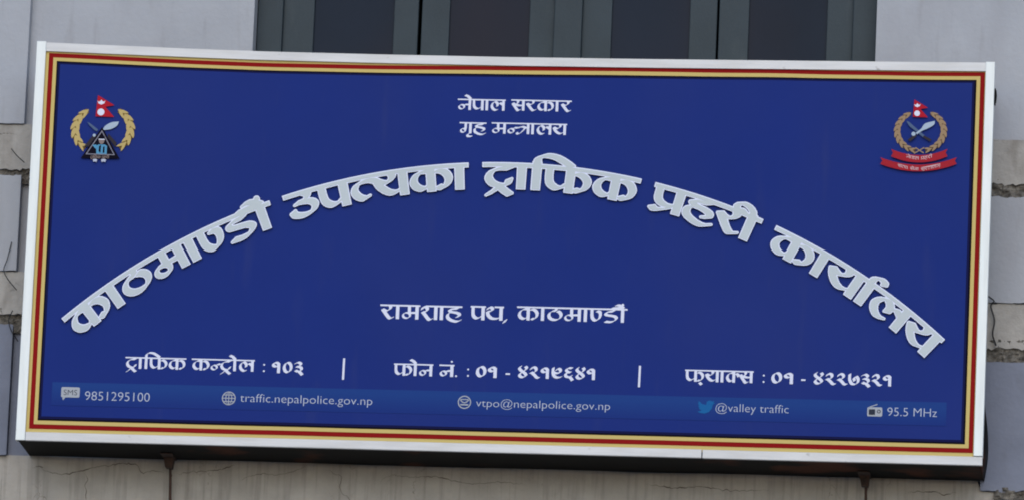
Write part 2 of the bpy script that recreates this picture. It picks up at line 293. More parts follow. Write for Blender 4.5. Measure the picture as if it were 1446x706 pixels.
# ---------------------------------------------------------------- object helpers
def tag(o, label=None, cat=None, group=None, kind=None):
    if label: o['label'] = label
    if cat: o['category'] = cat
    if group: o['group'] = group
    if kind: o['kind'] = kind
    return o
def empty(name, loc):
    o = bpy.data.objects.new(name, None); o.location = loc; o.empty_display_size = .1; COL.objects.link(o); return o
def link(name, me, parent=None, mats=()):
    for m in mats: me.materials.append(m)
    o = bpy.data.objects.new(name, me); COL.objects.link(o)
    if parent:
        o.parent = parent
        if parent.type == 'EMPTY' or parent.parent is None: o.location = -parent.location
    return o
class MB:
    """collects simple solids (world coordinates) for one mesh"""
    def __init__(s): s.v = []; s.f = []; s.m = []
    def add(s, vs, fs, mi=0):
        n = len(s.v); s.v += [tuple(v) for v in vs]; s.f += [tuple(i+n for i in f) for f in fs]; s.m += [mi]*len(fs)
    def box(s, x0, x1, y0, y1, z0, z1, mi=0):
        s.add([(x0,y0,z0),(x1,y0,z0),(x1,y1,z0),(x0,y1,z0),(x0,y0,z1),(x1,y0,z1),(x1,y1,z1),(x0,y1,z1)],
              [(3,2,1,0),(4,5,6,7),(0,1,5,4),(1,2,6,5),(2,3,7,6),(3,0,4,7)], mi)
    def prism(s, poly, y0, y1, mi=0, mside=None):
        """outline in (x, z), front at y0, back at y1"""
        n = len(poly)
        s.add([(x, y0, z) for x, z in poly]+[(x, y1, z) for x, z in poly], [tuple(range(n)), tuple(range(2*n-1, n-1, -1))], mi)
        s.add([(x, y0, z) for x, z in poly]+[(x, y1, z) for x, z in poly], [((i+1) % n, i, i+n, (i+1) % n+n) for i in range(n)], mi if mside is None else mside)
    def tube(s, P, r, n=8, mi=0):
        P = [Vector(p) for p in P]; base = len(s.v); rr = r if isinstance(r, (list, tuple)) else [r]*len(P)
        for k, p in enumerate(P):
            d = (P[min(k+1, len(P)-1)]-P[max(k-1, 0)]).normalized()
            u = d.cross(Vector((0, 1, 0))); u = u.normalized() if u.length > 1e-3 else Vector((1, 0, 0)); v = d.cross(u)
            s.v += [tuple(p+rr[k]*(u*math.cos(t*2*math.pi/n)+v*math.sin(t*2*math.pi/n))) for t in range(n)]
        for k in range(len(P)-1):
            for t in range(n): s.f.append((base+k*n+t, base+k*n+(t+1) % n, base+(k+1)*n+(t+1) % n, base+(k+1)*n+t)); s.m.append(mi)
        s.f += [tuple(base+t for t in range(n))[::-1], tuple(base+(len(P)-1)*n+t for t in range(n))]; s.m += [mi, mi]
    def build(s, name, mats, parent=None, bevel=0, smooth=False):
        me = bpy.data.meshes.new(name); me.from_pydata(s.v, [], s.f); me.validate()
        o = link(name, me, parent, mats if isinstance(mats, (list, tuple)) else [mats])
        if len(s.m) == len(me.polygons):
            for p, i in zip(me.polygons, s.m): p.material_index = i
        if smooth:
            for p in me.polygons: p.use_smooth = True
        if bevel:
            b = o.modifiers.new('bevel', 'BEVEL'); b.width = bevel; b.segments = 2; b.limit_method = 'ANGLE'; b.angle_limit = math.radians(50)
        return o
def fill_mesh(name, groups):
    """flat sheets with thickness from closed outlines. groups: (loops, y_front, thickness, material index); loops in (x, z)"""
    parts = []
    for loops, y, th, mi, ms in groups:
        cu = bpy.data.curves.new('t', 'CURVE'); cu.dimensions = '2D'; cu.fill_mode = 'BOTH'
        cu.extrude = th/2
        for P in loops:
            sp = cu.splines.new('POLY'); sp.points.add(len(P)-1)
            for q, (x, z) in zip(sp.points, P): q.co = (x, z, 0, 1)
            sp.use_cyclic_u = True
        ob = bpy.data.objects.new('t', cu); COL.objects.link(ob)
        dg = bpy.context.evaluated_depsgraph_get(); me = bpy.data.meshes.new_from_object(ob.evaluated_get(dg))
        vs = [(v.co.x, y+th/2-v.co.z, v.co.y+ZC) for v in me.vertices]
        fs = [tuple(p.vertices) for p in me.polygons]; mm = [mi if abs(p.normal.z) > .7 else ms for p in me.polygons]
        parts.append((vs, fs, mm)); bpy.data.objects.remove(ob); bpy.data.curves.remove(cu); bpy.data.meshes.remove(me)
    V, F, MI = [], [], []
    for vs, fs, mm in parts:
        n = len(V); V += vs; F += [tuple(i+n for i in f) for f in fs]; MI += mm
    me = bpy.data.meshes.new(name); me.from_pydata(V, [], F)
    for p, i in zip(me.polygons, MI): p.material_index = i
    return me
def sheet(name, groups, mats, parent): return link(name, fill_mesh(name, [g if len(g) == 5 else g+(g[3],) for g in groups]), parent, mats)

# ---------------------------------------------------------------- the ground
g = MB(); g.add([(-120,-120,0),(120,-120,0),(120,120,0),(-120,120,0)], [(0,1,2,3)])
tag(g.build('ground', GROUND), kind='structure')

# ---------------------------------------------------------------- the building behind the sign
B = empty('building', (0, WALL, 0))
tag(B, 'grey painted building front with plaster bands and a dark window, behind the blue sign', 'building')
def Z(z): return ZC+z
WX0, WX1, WZ0, WZ1 = -1.203, 1.556, Z(.80), Z(2.5)
b = MB()                                                        # main wall with the window opening, 30 cm thick
for x0, x1, z0, z1 in ((-2.9, WX0, Z(-.884), Z(3.2)), (WX1, 2.9, Z(-.884), Z(3.2)), (WX0, WX1, Z(-.884), WZ0), (WX0, WX1, WZ1, Z(3.2))):
    b.box(x0, x1, WALL, WALL+.3, z0, z1)
b.build('wall', PAINT, B)
def rough_edge(x0, x1, z, amp, seed, step=.012):
    n = max(2, int(abs(x1-x0)/step)); out = []
    for i in range(n+1):
        x = x0+(x1-x0)*i/n
        out.append((x, z+amp*(noise.noise(Vector((x*9, seed, 0)))+.6*noise.noise(Vector((x*31, seed, 3)))+.35*noise.noise(Vector((x*80, seed, 5))))))
    return out
# the piers of stacked blocks on either side: painted faces, beige bands, broken joints
def block(x0, x1, z0, z1, y0, mname, m, seed, ramp=.004, tamp=.004, bevel=.006):
    p = rough_edge(x0, x1, Z(z0), ramp, seed)+rough_edge(x1, x0, Z(z1), tamp, seed+9)
    q = MB(); q.prism(p, y0, WALL-.004); return q.build(mname, m, B, bevel)
def rubble(x0, x1, z0, z1, y0, seed):
    nx, nz = int((x1-x0)/.008), int((z1-z0)/.008)+2; q = MB(); vs = []; fs = []
    for j in range(nz+1):
        for i in range(nx+1):
            x = x0+(x1-x0)*i/nx; z = Z(z0+(z1-z0)*j/nz)
            d = .017*noise.noise(Vector((x*14, z*22, seed)))+.012*noise.noise(Vector((x*40, z*60, seed+2)))+.007*noise.noise(Vector((x*95, z*95, seed+4)))
            vs.append((x, y0+d, z))
    for j in range(nz):
        for i in range(nx): a = j*(nx+1)+i; fs.append((a, a+1, a+nx+2, a+nx+1))
    q.add(vs, fs); return q.build('broken_joint', RUBBLE, B)
LX = -2.196
PF = WALL-.06                                                   # front of the pier blocks
block(-3.4, LX, .597, 3.2, PF, 'pier_block', PAINT, 1)
block(-3.4, LX+.16, .392, .594, PF+.012, 'plaster_band', BAND, 2, .016, .004)
rubble(-3.4, LX+.16, .33, .43, WALL-.032, 11)
block(-3.4, LX, -.064, .362, PF, 'pier_block', PAINT, 3, .006, .010)
block(-3.4, LX+.16, -.256, -.068, PF+.012, 'plaster_band', BAND, 4, .016, .005)
rubble(-3.4, LX+.16, -.34, -.23, WALL-.032, 12)
block(-3.4, LX, -.89, -.305, PF, 'pier_block', LOWGREY, 5, .014, .010)
block(LX+.002, LX+.16, -.89, -.305, WALL-.022, 'pier_block', LOWGREY, 8, .006, .008)
RX = 2.078
PR = WALL-.05
block(2.5, 3.4, .632, 3.2, WALL-.02, 'pier_block', PAINT, 21)
block(RX-.02, 3.4, .432, .628, PR+.010, 'plaster_band', BAND, 22, .020, .005)
rubble(RX-.02, 3.4, .35, .47, WALL-.032, 13)
block(RX-.02, 3.4, -.098, .372, PR, 'pier_block', PAINT, 23, .006, .012)
block(RX-.02, 3.4, -.300, -.102, PR+.010, 'plaster_band', BAND, 24, .022, .008)
rubble(RX-.02, 3.4, -.40, -.26, WALL-.032, 14)
block(RX, 3.4, -.93, -.362, PR, 'pier_block', LOWGREY, 25, .016, .008)
rubble(RX+.06, 3.4, -.965, -.915, WALL-.046, 15)
def render_y(x, z): return WALL-.036+.010*noise.noise(Vector((x*2, z*2, 4)))+.005*noise.noise(Vector((x*11, z*9, 7)))
# old render below the sign, a hand's breadth proud and gently uneven
nx, nz = 300, 40; vs = []; fs = []
for j in range(nz+1):
    for i in range(nx+1):
        x = -3.4+6.8*i/nx; top = -.885+.010*noise.noise(Vector((x*2.3, 1, 0)))-(.048*max(0, min(1, (x-2.066)/.02)))
        z = Z(-2.4+(top+2.4)*(j/nz)**.5)
        vs.append((x, render_y(x, z), z))
for j in range(nz):
    for i in range(nx): k = j*(nx+1)+i; fs.append((k, k+1, k+nx+2, k+nx+1))
n0 = len(vs); vs += [(v[0], WALL+.25, v[2]) for v in vs[-(nx+1):]]
fs += [(n0-nx-1+i, n0-nx+i, n0+i+1, n0+i) for i in range(nx)]
q = MB(); q.add(vs, fs); q.build('cement_render', RENDER, B, smooth=True)
q = MB(); q.box(-3.4, 3.4, WALL-.03, WALL+.3, .003, Z(-2.4)); q.build('lower_wall', RENDER, B)
def groove(name, m_, pts_, w0, seed, lift=.0022):
    P = smooth([(x, Z(z)) for x, z in pts_], .008); q = MB(); vs = []; n = len(P)
    for k, (x, z) in enumerate(P):
        d = P[min(k+1, n-1)]-P[max(k-1, 0)]; d = d/max(1e-6, np.hypot(*d)); w_ = w0*(.25+1.1*abs(noise.noise(Vector((k*.13, seed, 2)))))*min(1, .25+4*min(k, n-1-k)/n)
        x += .006*noise.noise(Vector((k*.31, seed, 0))); z += .007*noise.noise(Vector((k*.45, seed, 9)))+.004*noise.noise(Vector((k*1.3, seed, 4))); y = render_y(x, z)-lift
        vs += [(x-d[1]*w_/2, y, z+d[0]*w_/2), (x+d[1]*w_/2, y, z-d[0]*w_/2)]
    q.add(vs, [(2*k, 2*k+1, 2*k+3, 2*k+2) for k in range(n-1)]); return q.build(name, m_, B)
for i, (w0, pts_) in enumerate((
    (.0065, [(-2.08,-.941),(-2.06,-.931),(-2.04,-.937),(-2.012,-.952),(-1.947,-.963),(-1.874,-.948),(-1.821,-.933),(-1.778,-.921),(-1.732,-.918),(-1.681,-.907),(-1.621,-.914),(-1.593,-.946),(-1.544,-.937),(-1.501,-.943)]),
    (.0055, [(-1.438,-.947),(-1.367,-.938),(-1.26,-.927),(-1.184,-.901)]), (.0050, [(-1.157,-.972),(-1.128,-.953),(-1.058,-.939),(-.992,-.940),(-.916,-.921),(-.87,-.898)]),
    (.0050, [(-.774,-.914),(-.743,-.931),(-.711,-.942),(-.719,-.980),(-.713,-1.008),(-.673,-1.043),(-.66,-1.10)]), (.0050, [(-.54,-.971),(-.533,-.949),(-.489,-.930),(-.405,-.936),(-.299,-.931),(-.156,-.957),(-.015,-.947),(.10,-.955)]),
    (.0055, [(-1.847,-.955),(-1.84,-.971),(-1.831,-.987),(-1.844,-1.007),(-1.836,-1.03),(-1.84,-1.09)]), (.0050, [(.62,-.940),(.75,-.952),(.86,-.944),(1.0,-.958),(1.16,-.950)]),
    (.0050, [(1.763,-.946),(1.804,-.941),(1.85,-.942),(1.883,-.938),(1.917,-.951),(1.975,-.938)]), (.0075, [(-2.068,-.930),(-2.045,-.932),(-2.03,-.937)]))):
    groove('crack', CRACK, pts_, w0, i)
for x in (-1.465, 1.584): groove('rust_stain', STAIN, [(x, -.93), (x+.003, -1.05), (x-.002, -1.2), (x+.004, -1.5)], .020, x, .0015)
# window: outer frame, central post, two pairs of sashes
W = empty('window', (0, 0, 0)); W.parent = B; W.location = (0, -WALL, 0)
W['label'] = 'dark slate painted casement window with four glass panes'
WY = WALL+.10
def wpart(name, m, *boxes, bevel=.004):
    q = MB()
    for bx in boxes: q.box(*bx)
    o = q.build(name, m, W, bevel); o.location = (0, 0, 0); return o
wpart('frame', TEAL, (-1.200, -1.088, WY, WY+.10, WZ0, WZ1), (1.446, 1.553, WY, WY+.10, WZ0, WZ1), (-1.088, 1.446, WY, WY+.10, WZ1-.09, WZ1), (-1.088, 1.446, WY, WY+.10, WZ0, WZ0+.04))
wpart('mullion', TEAL, (.122, .246, WY, WY+.10, WZ0+.04, WZ1-.09))
SY = WY+.030
def sash(x0, gx0, gx1, x1):
    z0, z1 = WZ0+.042, WZ1-.092
    wpart('sash', TEAL, (x0, gx0, SY, SY+.045, z0, z1), (gx1, x1, SY, SY+.045, z0, z1), (gx0, gx1, SY, SY+.045, z0, z0+.09), (gx0, gx1, SY, SY+.045, z1-.09, z1), bevel=.003)
    return (gx0-.004, gx1+.004, SY+.018, SY+.022, z0+.085, z1-.085)
GLASS = mat('dim_window_glass', (.0062, .0125, .027, 1), .16, .15, 1.5, spec=.06)
dirt(GLASS, (.016, .0145, .025, 1), .7, .9, (1, 1, .4), .48, .62, 2)
for s in ((-1.0885, -.951, -.594, -.486), (-.470, -.346, .010, .1225), (.2455, .376, .722, .842), (.852, .984, 1.330, 1.4465)):
    wpart('pane', GLASS, sash(*s), bevel=0)

q = MB(); q.box(-1.5, 1.9, WALL+1.6, WALL+1.65, Z(.6), Z(2.9)); q.box(-1.55, -1.5, WALL+.31, WALL+1.65, Z(.6), Z(2.9)); q.box(1.9, 1.95, WALL+.31, WALL+1.65, Z(.6), Z(2.9)); q.box(-1.55, 1.95, WALL+.31, WALL+1.65, Z(2.9), Z(2.95)); q.box(-1.55, 1.95, WALL+.31, WALL+1.65, Z(.55), Z(.6))
q.build('room', INSIDE, B)
# ---------------------------------------------------------------- the sign
S = empty('sign_board', (0, .02, Z(-.886)))
tag(S, 'large blue police office sign in an aluminium frame with arched silver lettering', 'sign')
HW, HH = 2.1, .885
q = MB(); q.box(-HW+.012, HW-.012, .016, .055, Z(-HH+.012), Z(HH-.034)); panel = q.build('panel', [NAVY], S)
def sag(x):
    """the top rail is bent down a little towards the middle"""
    return -.0031*float(np.interp(x, [-2.1, -1.75, -1.4, -1.1, -.6, 0, .6, 1.2, 1.6, 2.1], [0, 2.6, 5.0, 6.5, 7.2, 7.0, 5.6, 3.4, 2.0, 0]))
def wob(P, amp, seed):
    """subdivide an outline and let its upper edge sag and ripple like stretched banner cloth"""
    out = []
    for (x0, z0), (x1, z1) in zip(P, P[1:]+P[:1]):
        n = max(1, int(math.hypot(x1-x0, z1-z0)/.05))
        for i in range(n):
            x = x0+(x1-x0)*i/n; z = z0+(z1-z0)*i/n
            if z > .5: z += sag(x)+amp*(math.sin(x*2.1+.6)+.5*noise.noise(Vector((x*3, seed, 1))))
            if z < -.5: z += .4*amp*noise.noise(Vector((x*2, seed, 5)))
            out.append((x, z))
    return out
def quad(l, r, tl, tr_, bm): return [(-HW+l, -HH+bm), (HW-r, -HH+bm), (HW-r, HH-tr_), (-HW+l, HH-tl)]
GOLDM = GOLD
sheet('outer_gold_border', [([wob(quad(.030, .030, .022, .022, .028), .001, 1)], .014, .0015, 0)], [GOLD], S)
sheet('red_border', [([wob(quad(.055, .043, .047, .037, .054), .0045, 1)], .0125, .0012, 0)], [RED], S)
sheet('inner_gold_border', [([wob(quad(.075, .062, .066, .055, .074), .0045, 1)], .0112, .0010, 0)], [GOLD], S)
sheet('dark_border', [([wob(quad(.091, .078, .081, .072, .091), .0035, 1)], .0100, .0010, 0)], [NAVY], S)
sheet('navy_border', [([wob(quad(.098, .087, .088, .079, .099), .0035, 1)], .0094, .0008, 0)], [NAVY2], S)
blue = sheet('blue_field', [([wob(quad(.107, .096, .095, .086, .109), .0035, 1)], .0088, .0010, 0)], [BLUE], S)
# aluminium rails: L-shaped section, side rails run past the top and bottom ones
def rail(name, x0, x1, z0, z1, m, y0=0.):
    q = MB(); q.box(x0, x1, y0, y0+.012, Z(z0), Z(z1)); return q
q = MB(); n = 60; prof = [(.003, -.038), (.003, 0), (.060, 0), (.060, -.004), (.015, -.004), (.015, -.038)]
q.add([(x, y, Z(HH+z)+sag(x)) for x in np.linspace(-HW+.040, HW-.038, n+1) for y, z in prof],
      [(6*i+k, 6*i+(k+1) % 6, 6*i+6+(k+1) % 6, 6*i+6+k) for i in range(n) for k in range(6)]+[tuple(range(6)), tuple(range(6*n+5, 6*n-1, -1))]); q.build('frame_rail', ALU, S)
q = rail('', -HW+.042, .889, -HH, -HH+.038, ALU, .003); q.box(-HW+.042, .889, .015, .022, Z(-HH), Z(-HH+.004)); q.build('frame_rail', ALU, S, .002)
q = rail('', .8925, HW, -HH-.001, -HH+.037, ALU, .003); q.box(.8925, HW, .015, .022, Z(-HH-.001), Z(-HH+.003)); q.build('frame_rail', ALU, S, .002)
q = rail('', -HW, -HW+.0415, -HH, HH+.004, ALUW, -.001); q.box(-HW, -HW+.004, .011, .060, Z(-HH), Z(HH+.004)); q.build('frame_rail', ALUW, S, .002)
q = rail('', HW-.0395, HW, -HH+.039, HH+.003, ALUW, -.001); q.box(HW-.004, HW, .011, .060, Z(-HH+.039), Z(HH+.003)); q.build('frame_rail', ALUW, S, .002)
# the black sheet closing the gap between sign and wall below, and its flap at the right
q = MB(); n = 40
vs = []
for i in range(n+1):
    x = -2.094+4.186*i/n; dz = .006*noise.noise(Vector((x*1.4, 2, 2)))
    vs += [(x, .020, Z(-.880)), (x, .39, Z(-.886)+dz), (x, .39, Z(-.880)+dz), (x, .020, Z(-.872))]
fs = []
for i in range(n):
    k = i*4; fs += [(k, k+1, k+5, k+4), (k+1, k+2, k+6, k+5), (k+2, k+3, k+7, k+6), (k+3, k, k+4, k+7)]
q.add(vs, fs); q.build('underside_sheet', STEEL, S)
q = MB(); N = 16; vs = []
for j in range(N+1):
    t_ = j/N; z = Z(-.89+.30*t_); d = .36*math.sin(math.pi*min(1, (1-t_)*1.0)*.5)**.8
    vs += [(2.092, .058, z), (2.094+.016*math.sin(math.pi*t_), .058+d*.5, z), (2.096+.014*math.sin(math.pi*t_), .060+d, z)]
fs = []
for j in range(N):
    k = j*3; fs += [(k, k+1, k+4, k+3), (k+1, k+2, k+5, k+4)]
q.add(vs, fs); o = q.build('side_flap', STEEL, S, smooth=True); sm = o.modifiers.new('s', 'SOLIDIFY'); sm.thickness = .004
for x in (-2.05, -1.0, 0., 1.0, 2.05):
    q = MB(); q.box(x-.02, x+.02, .056, WALL-.001, Z(.80), Z(.84)); q.build('support_arm', RUST, S)

# lettering in Devanagari
def circ(cx, cz, r, n=28, ry=None): return [(cx+r*math.cos(2*math.pi*i/n), cz+(ry or r)*math.sin(2*math.pi*i/n)) for i in range(n)]
def boxloops(F): return trace(*F[:4])
def adv(letters): return sum(G[L][0] for L in letters.split())
R0, CZ = 2.879, -2.490
def arc_word(letters, p0, p1, h=.111):
    t0 = math.atan2(p0[0], p0[1]-CZ); t1 = math.atan2(p1[0], p1[1]-CZ)
    t0 += .056*h/R0; t1 -= .056*h/R0; sx = R0*(t1-t0)/h/adv(letters)
    def bend(P):
        P = simplify_dense(P); out = []
        for x, y in P:
            th = t0+x*h/R0; r = R0-(1-y)*h; out.append((r*math.sin(th), CZ+r*math.cos(th)))
        return out
    base = [bend(P) for P in boxloops(word_field(letters.split(), sx=sx, fat=.040, stem=.32, ang=23, nibL=.122))]
    face = [bend(P) for P in boxloops(word_field(letters.split(), sx=sx, fat=-.002, stem=.32, ang=23, nibL=.122))]
    o = sheet('title_word', [(base, -.005, .0130, 0, 1)], [EDGE, SIDE], S)
    sheet('letter_face', [(face, -.0062, .0010, 0, 0)], [SILVER], o)
def simplify_dense(P):
    out = []
    for a, b in zip(P, np.roll(P, -1, 0)):
        n = max(1, int(np.hypot(*(b-a))/.25))
        for i in range(n): out.append(a+(b-a)*i/n)
    return out
arc_word('ka aa tha ma aa na_half2 da au', (-1.919, -.352), (-1.037, .192))
arc_word('u_ind pa ta_half ya ka aa', (-.984, .215), (-.174, .376))
arc_word('tta rakar aa i pha ka', (-.114, .381), (.584, .332))
arc_word('pra ha ra ii', (.644, .320), (1.123, .174))
arc_word('ka aa ya aa reph la ya', (1.178, .145), (1.924, -.339))
def line(letters, x0, x1, ztop, h, name='text_word', parent=S, m=WHITE, y=.0072, fat=-.006):
    L = letters.split(); loops = boxloops(word_field(L, sx=min(1.25, (x1-x0)/h/adv(letters)), fat=fat))
    a_ = min(P[:, 0].min() for P in loops); k = (x1-x0)/(max(P[:, 0].max() for P in loops)-a_)
    sheet(name, [([[(x0+(x-a_)*k, ztop-(1-yy)*h) for x, yy in P] for P in loops], y, .0012, 0)], [m], parent)
for text_, x0, x1, zt, hh in (
    ('na e pa aa la', -.235, -.025, .674, .050), ('sa ra ka aa ra', -.001, .264, .676, .050),
    ('ga ri ha', -.223, -.105, .570, .050), ('ma na_half tra aa la ya', -.082, .248, .572, .050),
    ('ra aa ma sha aa ha', -.533, -.175, -.244, .064), ('pa thha comma', -.139, .023, -.241, .063), ('ka aa tha ma aa na_half2 da au', .063, .544, -.238, .062),
    ('tta rakar aa i pha ka', -1.637, -1.370, -.504, .052), ('ka na_half tta rakar o la', -1.346, -1.070, -.504, .052), ('1 0 3', -.995, -.855, -.503, .056),
    ('pha o na', -.462, -.290, -.503, .054), ('na bindu dot', -.264, -.185, -.503, .054), ('0 1', -.104, -.013, -.500, .056), ('4 2 1 9 6 4 1', .078, .414, -.498, .056),
    ('pha halant ya aa ka_half sa', .804, 1.101, -.498, .053), ('0 1', 1.178, 1.272, -.495, .055), ('4 2 2 7 3 2 1', 1.360, 1.696, -.494, .055)):
    line(text_, x0, x1, zt, hh)
for x, z in ((-1.029, -.510), (-.138, -.508), (1.145, -.502)):
    sheet('colon', [([circ(x, z-.014, .0042, 12)], .0072, .0012, 0), ([circ(x, z-.042, .0042, 12)], .0072, .0012, 0)], [WHITE], S)
for x, z in ((.035, -.538), (1.3165, -.532)): sheet('hyphen', [([[(x-.0095, z-.003), (x+.0095, z-.003), (x+.0095, z+.004), (x-.0095, z+.004)]], .0072, .0012, 0)], [WHITE], S)
for x in (-.681, .607): sheet('divider_bar', [([[(x-.005, -.581), (x+.004, -.581), (x+.005, -.487), (x-.004, -.487)]], .0072, .0012, 0)], [WHITE], S)

# the lighter blue strip with the small contact line
def rrect(x0, x1, z0, z1, r, n=5):
    out = []
    for cx, cz, a0 in ((x1-r, z1-r, 0), (x0+r, z1-r, 90), (x0+r, z0+r, 180), (x1-r, z0+r, 270)):
        for i in range(n+1): t_ = math.radians(a0+90*i/n); out.append((cx+r*math.cos(t_), cz+r*math.sin(t_)))
    return out
def ribbon(P, w_):
    P = [Vector(p) for p in P]; A, Bq = [], []
    for k, p in enumerate(P):
        d = (P[min(k+1, len(P)-1)]-P[max(0, k-1)]).normalized(); nrm = Vector((-d.y, d.x))*w_/2
        A.append(tuple(p+nrm)); Bq.append(tuple(p-nrm))
    return A+Bq[::-1]
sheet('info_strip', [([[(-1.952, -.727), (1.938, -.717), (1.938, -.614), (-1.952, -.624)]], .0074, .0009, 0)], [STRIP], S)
def latin(text, x0, x1, zb, hcap, m, name='contact_text', y=.0062, parent=S):
    cu = bpy.data.curves.new('t', 'FONT'); cu.body = text; cu.size = 1; cu.extrude = 0; cu.resolution_u = 4; cu.offset = -.012
    ob = bpy.data.objects.new('t', cu); COL.objects.link(ob)
    dg = bpy.context.evaluated_depsgraph_get(); me = bpy.data.meshes.new_from_object(ob.evaluated_get(dg)); bpy.data.objects.remove(ob)
    xs = [v.co.x for v in me.vertices]; a_, b_ = min(xs), max(xs); s = (x1-x0)/(b_-a_); k = hcap/.72
    for v in me.vertices: v.co = (x0+(v.co.x-a_)*s, y, Z(zb+v.co.y*k))
    o = link(name, me, parent, [m]); return o
YS = .0062
latin('9851295100', -1.806, -1.522, -.700, .041, PALE)
latin('traffic.nepalpolice.gov.np', -1.126, -.549, -.690, .038, PALE)
latin('vtpo@nepalpolice.gov.np', -.097, .485, -.685, .036, PALE)
latin('@valley traffic', .942, 1.258, -.679, .037, PALE)
latin('95.5 MHz', 1.684, 1.898, -.679, .039, PALE)
o = sheet('message_icon', [([rrect(-1.911, -1.830, -.690, -.645, .006)+[]], YS, .0010, 0), ([[(-1.905, -.6895), (-1.890, -.6895), (-1.902, -.703)]], YS, .0010, 0)], [ICONG], S)
latin('SMS', -1.900, -1.841, -.680, .025, ICOND, 'icon_text', YS-.0012, o)
gx, gz, gr = -1.176, -.676, .030
sheet('globe_icon', [([circ(gx, gz, gr), circ(gx, gz, gr*.86)], YS, .001, 0), ([circ(gx, gz, gr*.5, 20, gr*.84), circ(gx, gz, gr*.38, 20, gr*.80)], YS-.0002, .001, 0)]
      + [([ribbon([(gx-gr*k, gz+gr*d), (gx+gr*k, gz+gr*d)], .0035)], YS-.0004-.0002*i, .001, 0) for i, (k, d) in enumerate(((.75, .48), (.9, 0), (.75, -.48)))]
      + [([ribbon([(gx, gz-gr*.9), (gx, gz+gr*.9)], .0035)], YS-.0012, .001, 0)], [ICONG], S)
gx, gz, gr = -.148, -.667, .029
sheet('mail_icon', [([circ(gx, gz, gr), circ(gx, gz, gr*.84)], YS, .001, 0), ([ribbon([(gx-gr*.62, gz+gr*.35), (gx-gr*.3, gz+gr*.02), (gx, gz-gr*.08), (gx+gr*.3, gz+gr*.02), (gx+gr*.62, gz+gr*.35)], .0045)], YS-.0002, .001, 0),
      ([ribbon([(gx-gr*.6, gz+gr*.42), (gx+gr*.6, gz+gr*.42)], .004)], YS-.0004, .001, 0), ([ribbon([(gx-gr*.6, gz-gr*.38), (gx+gr*.6, gz-gr*.38)], .006)], YS-.0006, .001, 0)], [ICONG], S)
bz = [(0,.34),(.08,.24),(.04,.38),(.14,.55),(.02,.52),(.06,.70),(.16,.86),(.30,.66),(.50,.60),(.52,.82),(.66,.94),(.82,.88),(.97,.93),(.90,.80),(1.0,.76),(.88,.68),(.84,.44),(.70,.20),(.46,.06),(.20,.08),(.02,.18),(.16,.20),(.26,.25),(.12,.34)]
bz = [(0,.14),(.16,.04),(.42,.0),(.66,.12),(.84,.38),(.88,.66),(1.0,.80),(.90,.82),(.98,.95),(.84,.90),(.68,.98),(.52,.86),(.50,.64),(.26,.70),(.06,.92),(.02,.70),(.10,.56),(.02,.56),(.12,.38),(.06,.36),(.24,.22)]
sheet('bird_icon', [([[(.864+.074*x, -.690+.060*z) for x, z in bz]], YS, .001, 0)], [BIRD], S)
o = sheet('radio_icon', [([rrect(1.597, 1.662, -.683, -.643, .006)], YS, .001, 0), ([ribbon([(1.606, -.643), (1.640, -.630)], .004)], YS, .001, 0)], [ICONG], S)
sheet('radio_speaker', [([rrect(1.604, 1.631, -.676, -.652, .002)], YS-.0012, .001, 0), ([circ(1.647, -.661, .008), circ(1.647, -.661, .005)], YS-.0012, .001, 0)], [ICOND], o)

# ---------------------------------------------------------------- the two emblems
class Emb:
    def __init__(s, name, cx, cz, px, py, k, label):
        s.o = empty(name, (0, 0, 0)); s.o.parent = S; s.o.location = -S.location; s.o['label'] = label
        s.c = (cx, cz, px, py, k); s.y = .0074
    def t(s, x, y):
        cx, cz, px, py, k = s.c; a_ = .0235; u, v = (x-px)*k, -(y-py)*k
        return (cx+u*math.cos(a_)-v*math.sin(a_), cz+u*math.sin(a_)+v*math.cos(a_))
    def part(s, name, shapes, mats):
        """shapes: (loops in emblem pixels, material index); each shape lies a hair above the one before"""
        gr_ = []
        for loops, mi in shapes: s.y -= .00025; gr_.append(([[s.t(*p) for p in L] for L in loops], s.y, .0002, mi, mi))
        o = link(name, fill_mesh(name, gr_), None, mats); o.parent = s.o; return o
def leaf(cx, cy, ang, ln, wd):
    c_, s_ = math.cos(ang), math.sin(ang)
    pts_ = [(-.5, 0), (-.3, .32), (0, .5), (.28, .36), (.5, 0), (.28, -.36), (0, -.5), (-.3, -.32)]
    return [(cx+ln*a_*c_-wd*b_*s_, cy+ln*a_*s_+wd*b_*c_) for a_, b_ in pts_]
def wreath(E, cx, cy, rx, ry, a0, a1, w0, w1, n, mats):
    for sgn in (-1, 1):
        sh = []; P = []; Wd = []
        for i in range(25):
            t_ = i/24; an = math.radians(a0+(a1-a0)*t_); P.append((cx+sgn*rx*math.sin(an), cy-ry*math.cos(an))); Wd.append(w0+(w1-w0)*math.sin(math.pi*min(1, t_*.9+.08))**.8)
        A, Bq = [], []
        for k in range(25):
            d = Vector(P[min(k+1, 24)])-Vector(P[max(k-1, 0)]); d.normalize(); A.append((P[k][0]-d.y*Wd[k]/2, P[k][1]+d.x*Wd[k]/2)); Bq.append((P[k][0]+d.y*Wd[k]/2, P[k][1]-d.x*Wd[k]/2))
        sh.append(([A+Bq[::-1]], 1))
        for i in range(n):
            t_ = (i+.5)/n; an = math.radians(a0+(a1-a0)*t_); k = min(24, int(t_*24)); wd = Wd[k]
            tx, ty = sgn*rx*math.cos(an), ry*math.sin(an); ta = math.atan2(ty, tx); nx_, ny_ = -math.sin(ta), math.cos(ta)
            for sd_ in (-1, 1):
                off = sd_*wd*.26; sh.append(([leaf(cx+sgn*rx*math.sin(an)+nx_*off, cy-ry*math.cos(an)+ny_*off, ta+math.pi+sd_*.38, abs(a1-a0)*math.pi/180*rx/n*1.35, wd*.56)], 0))
        E.part('wheat_ear', sh, mats)
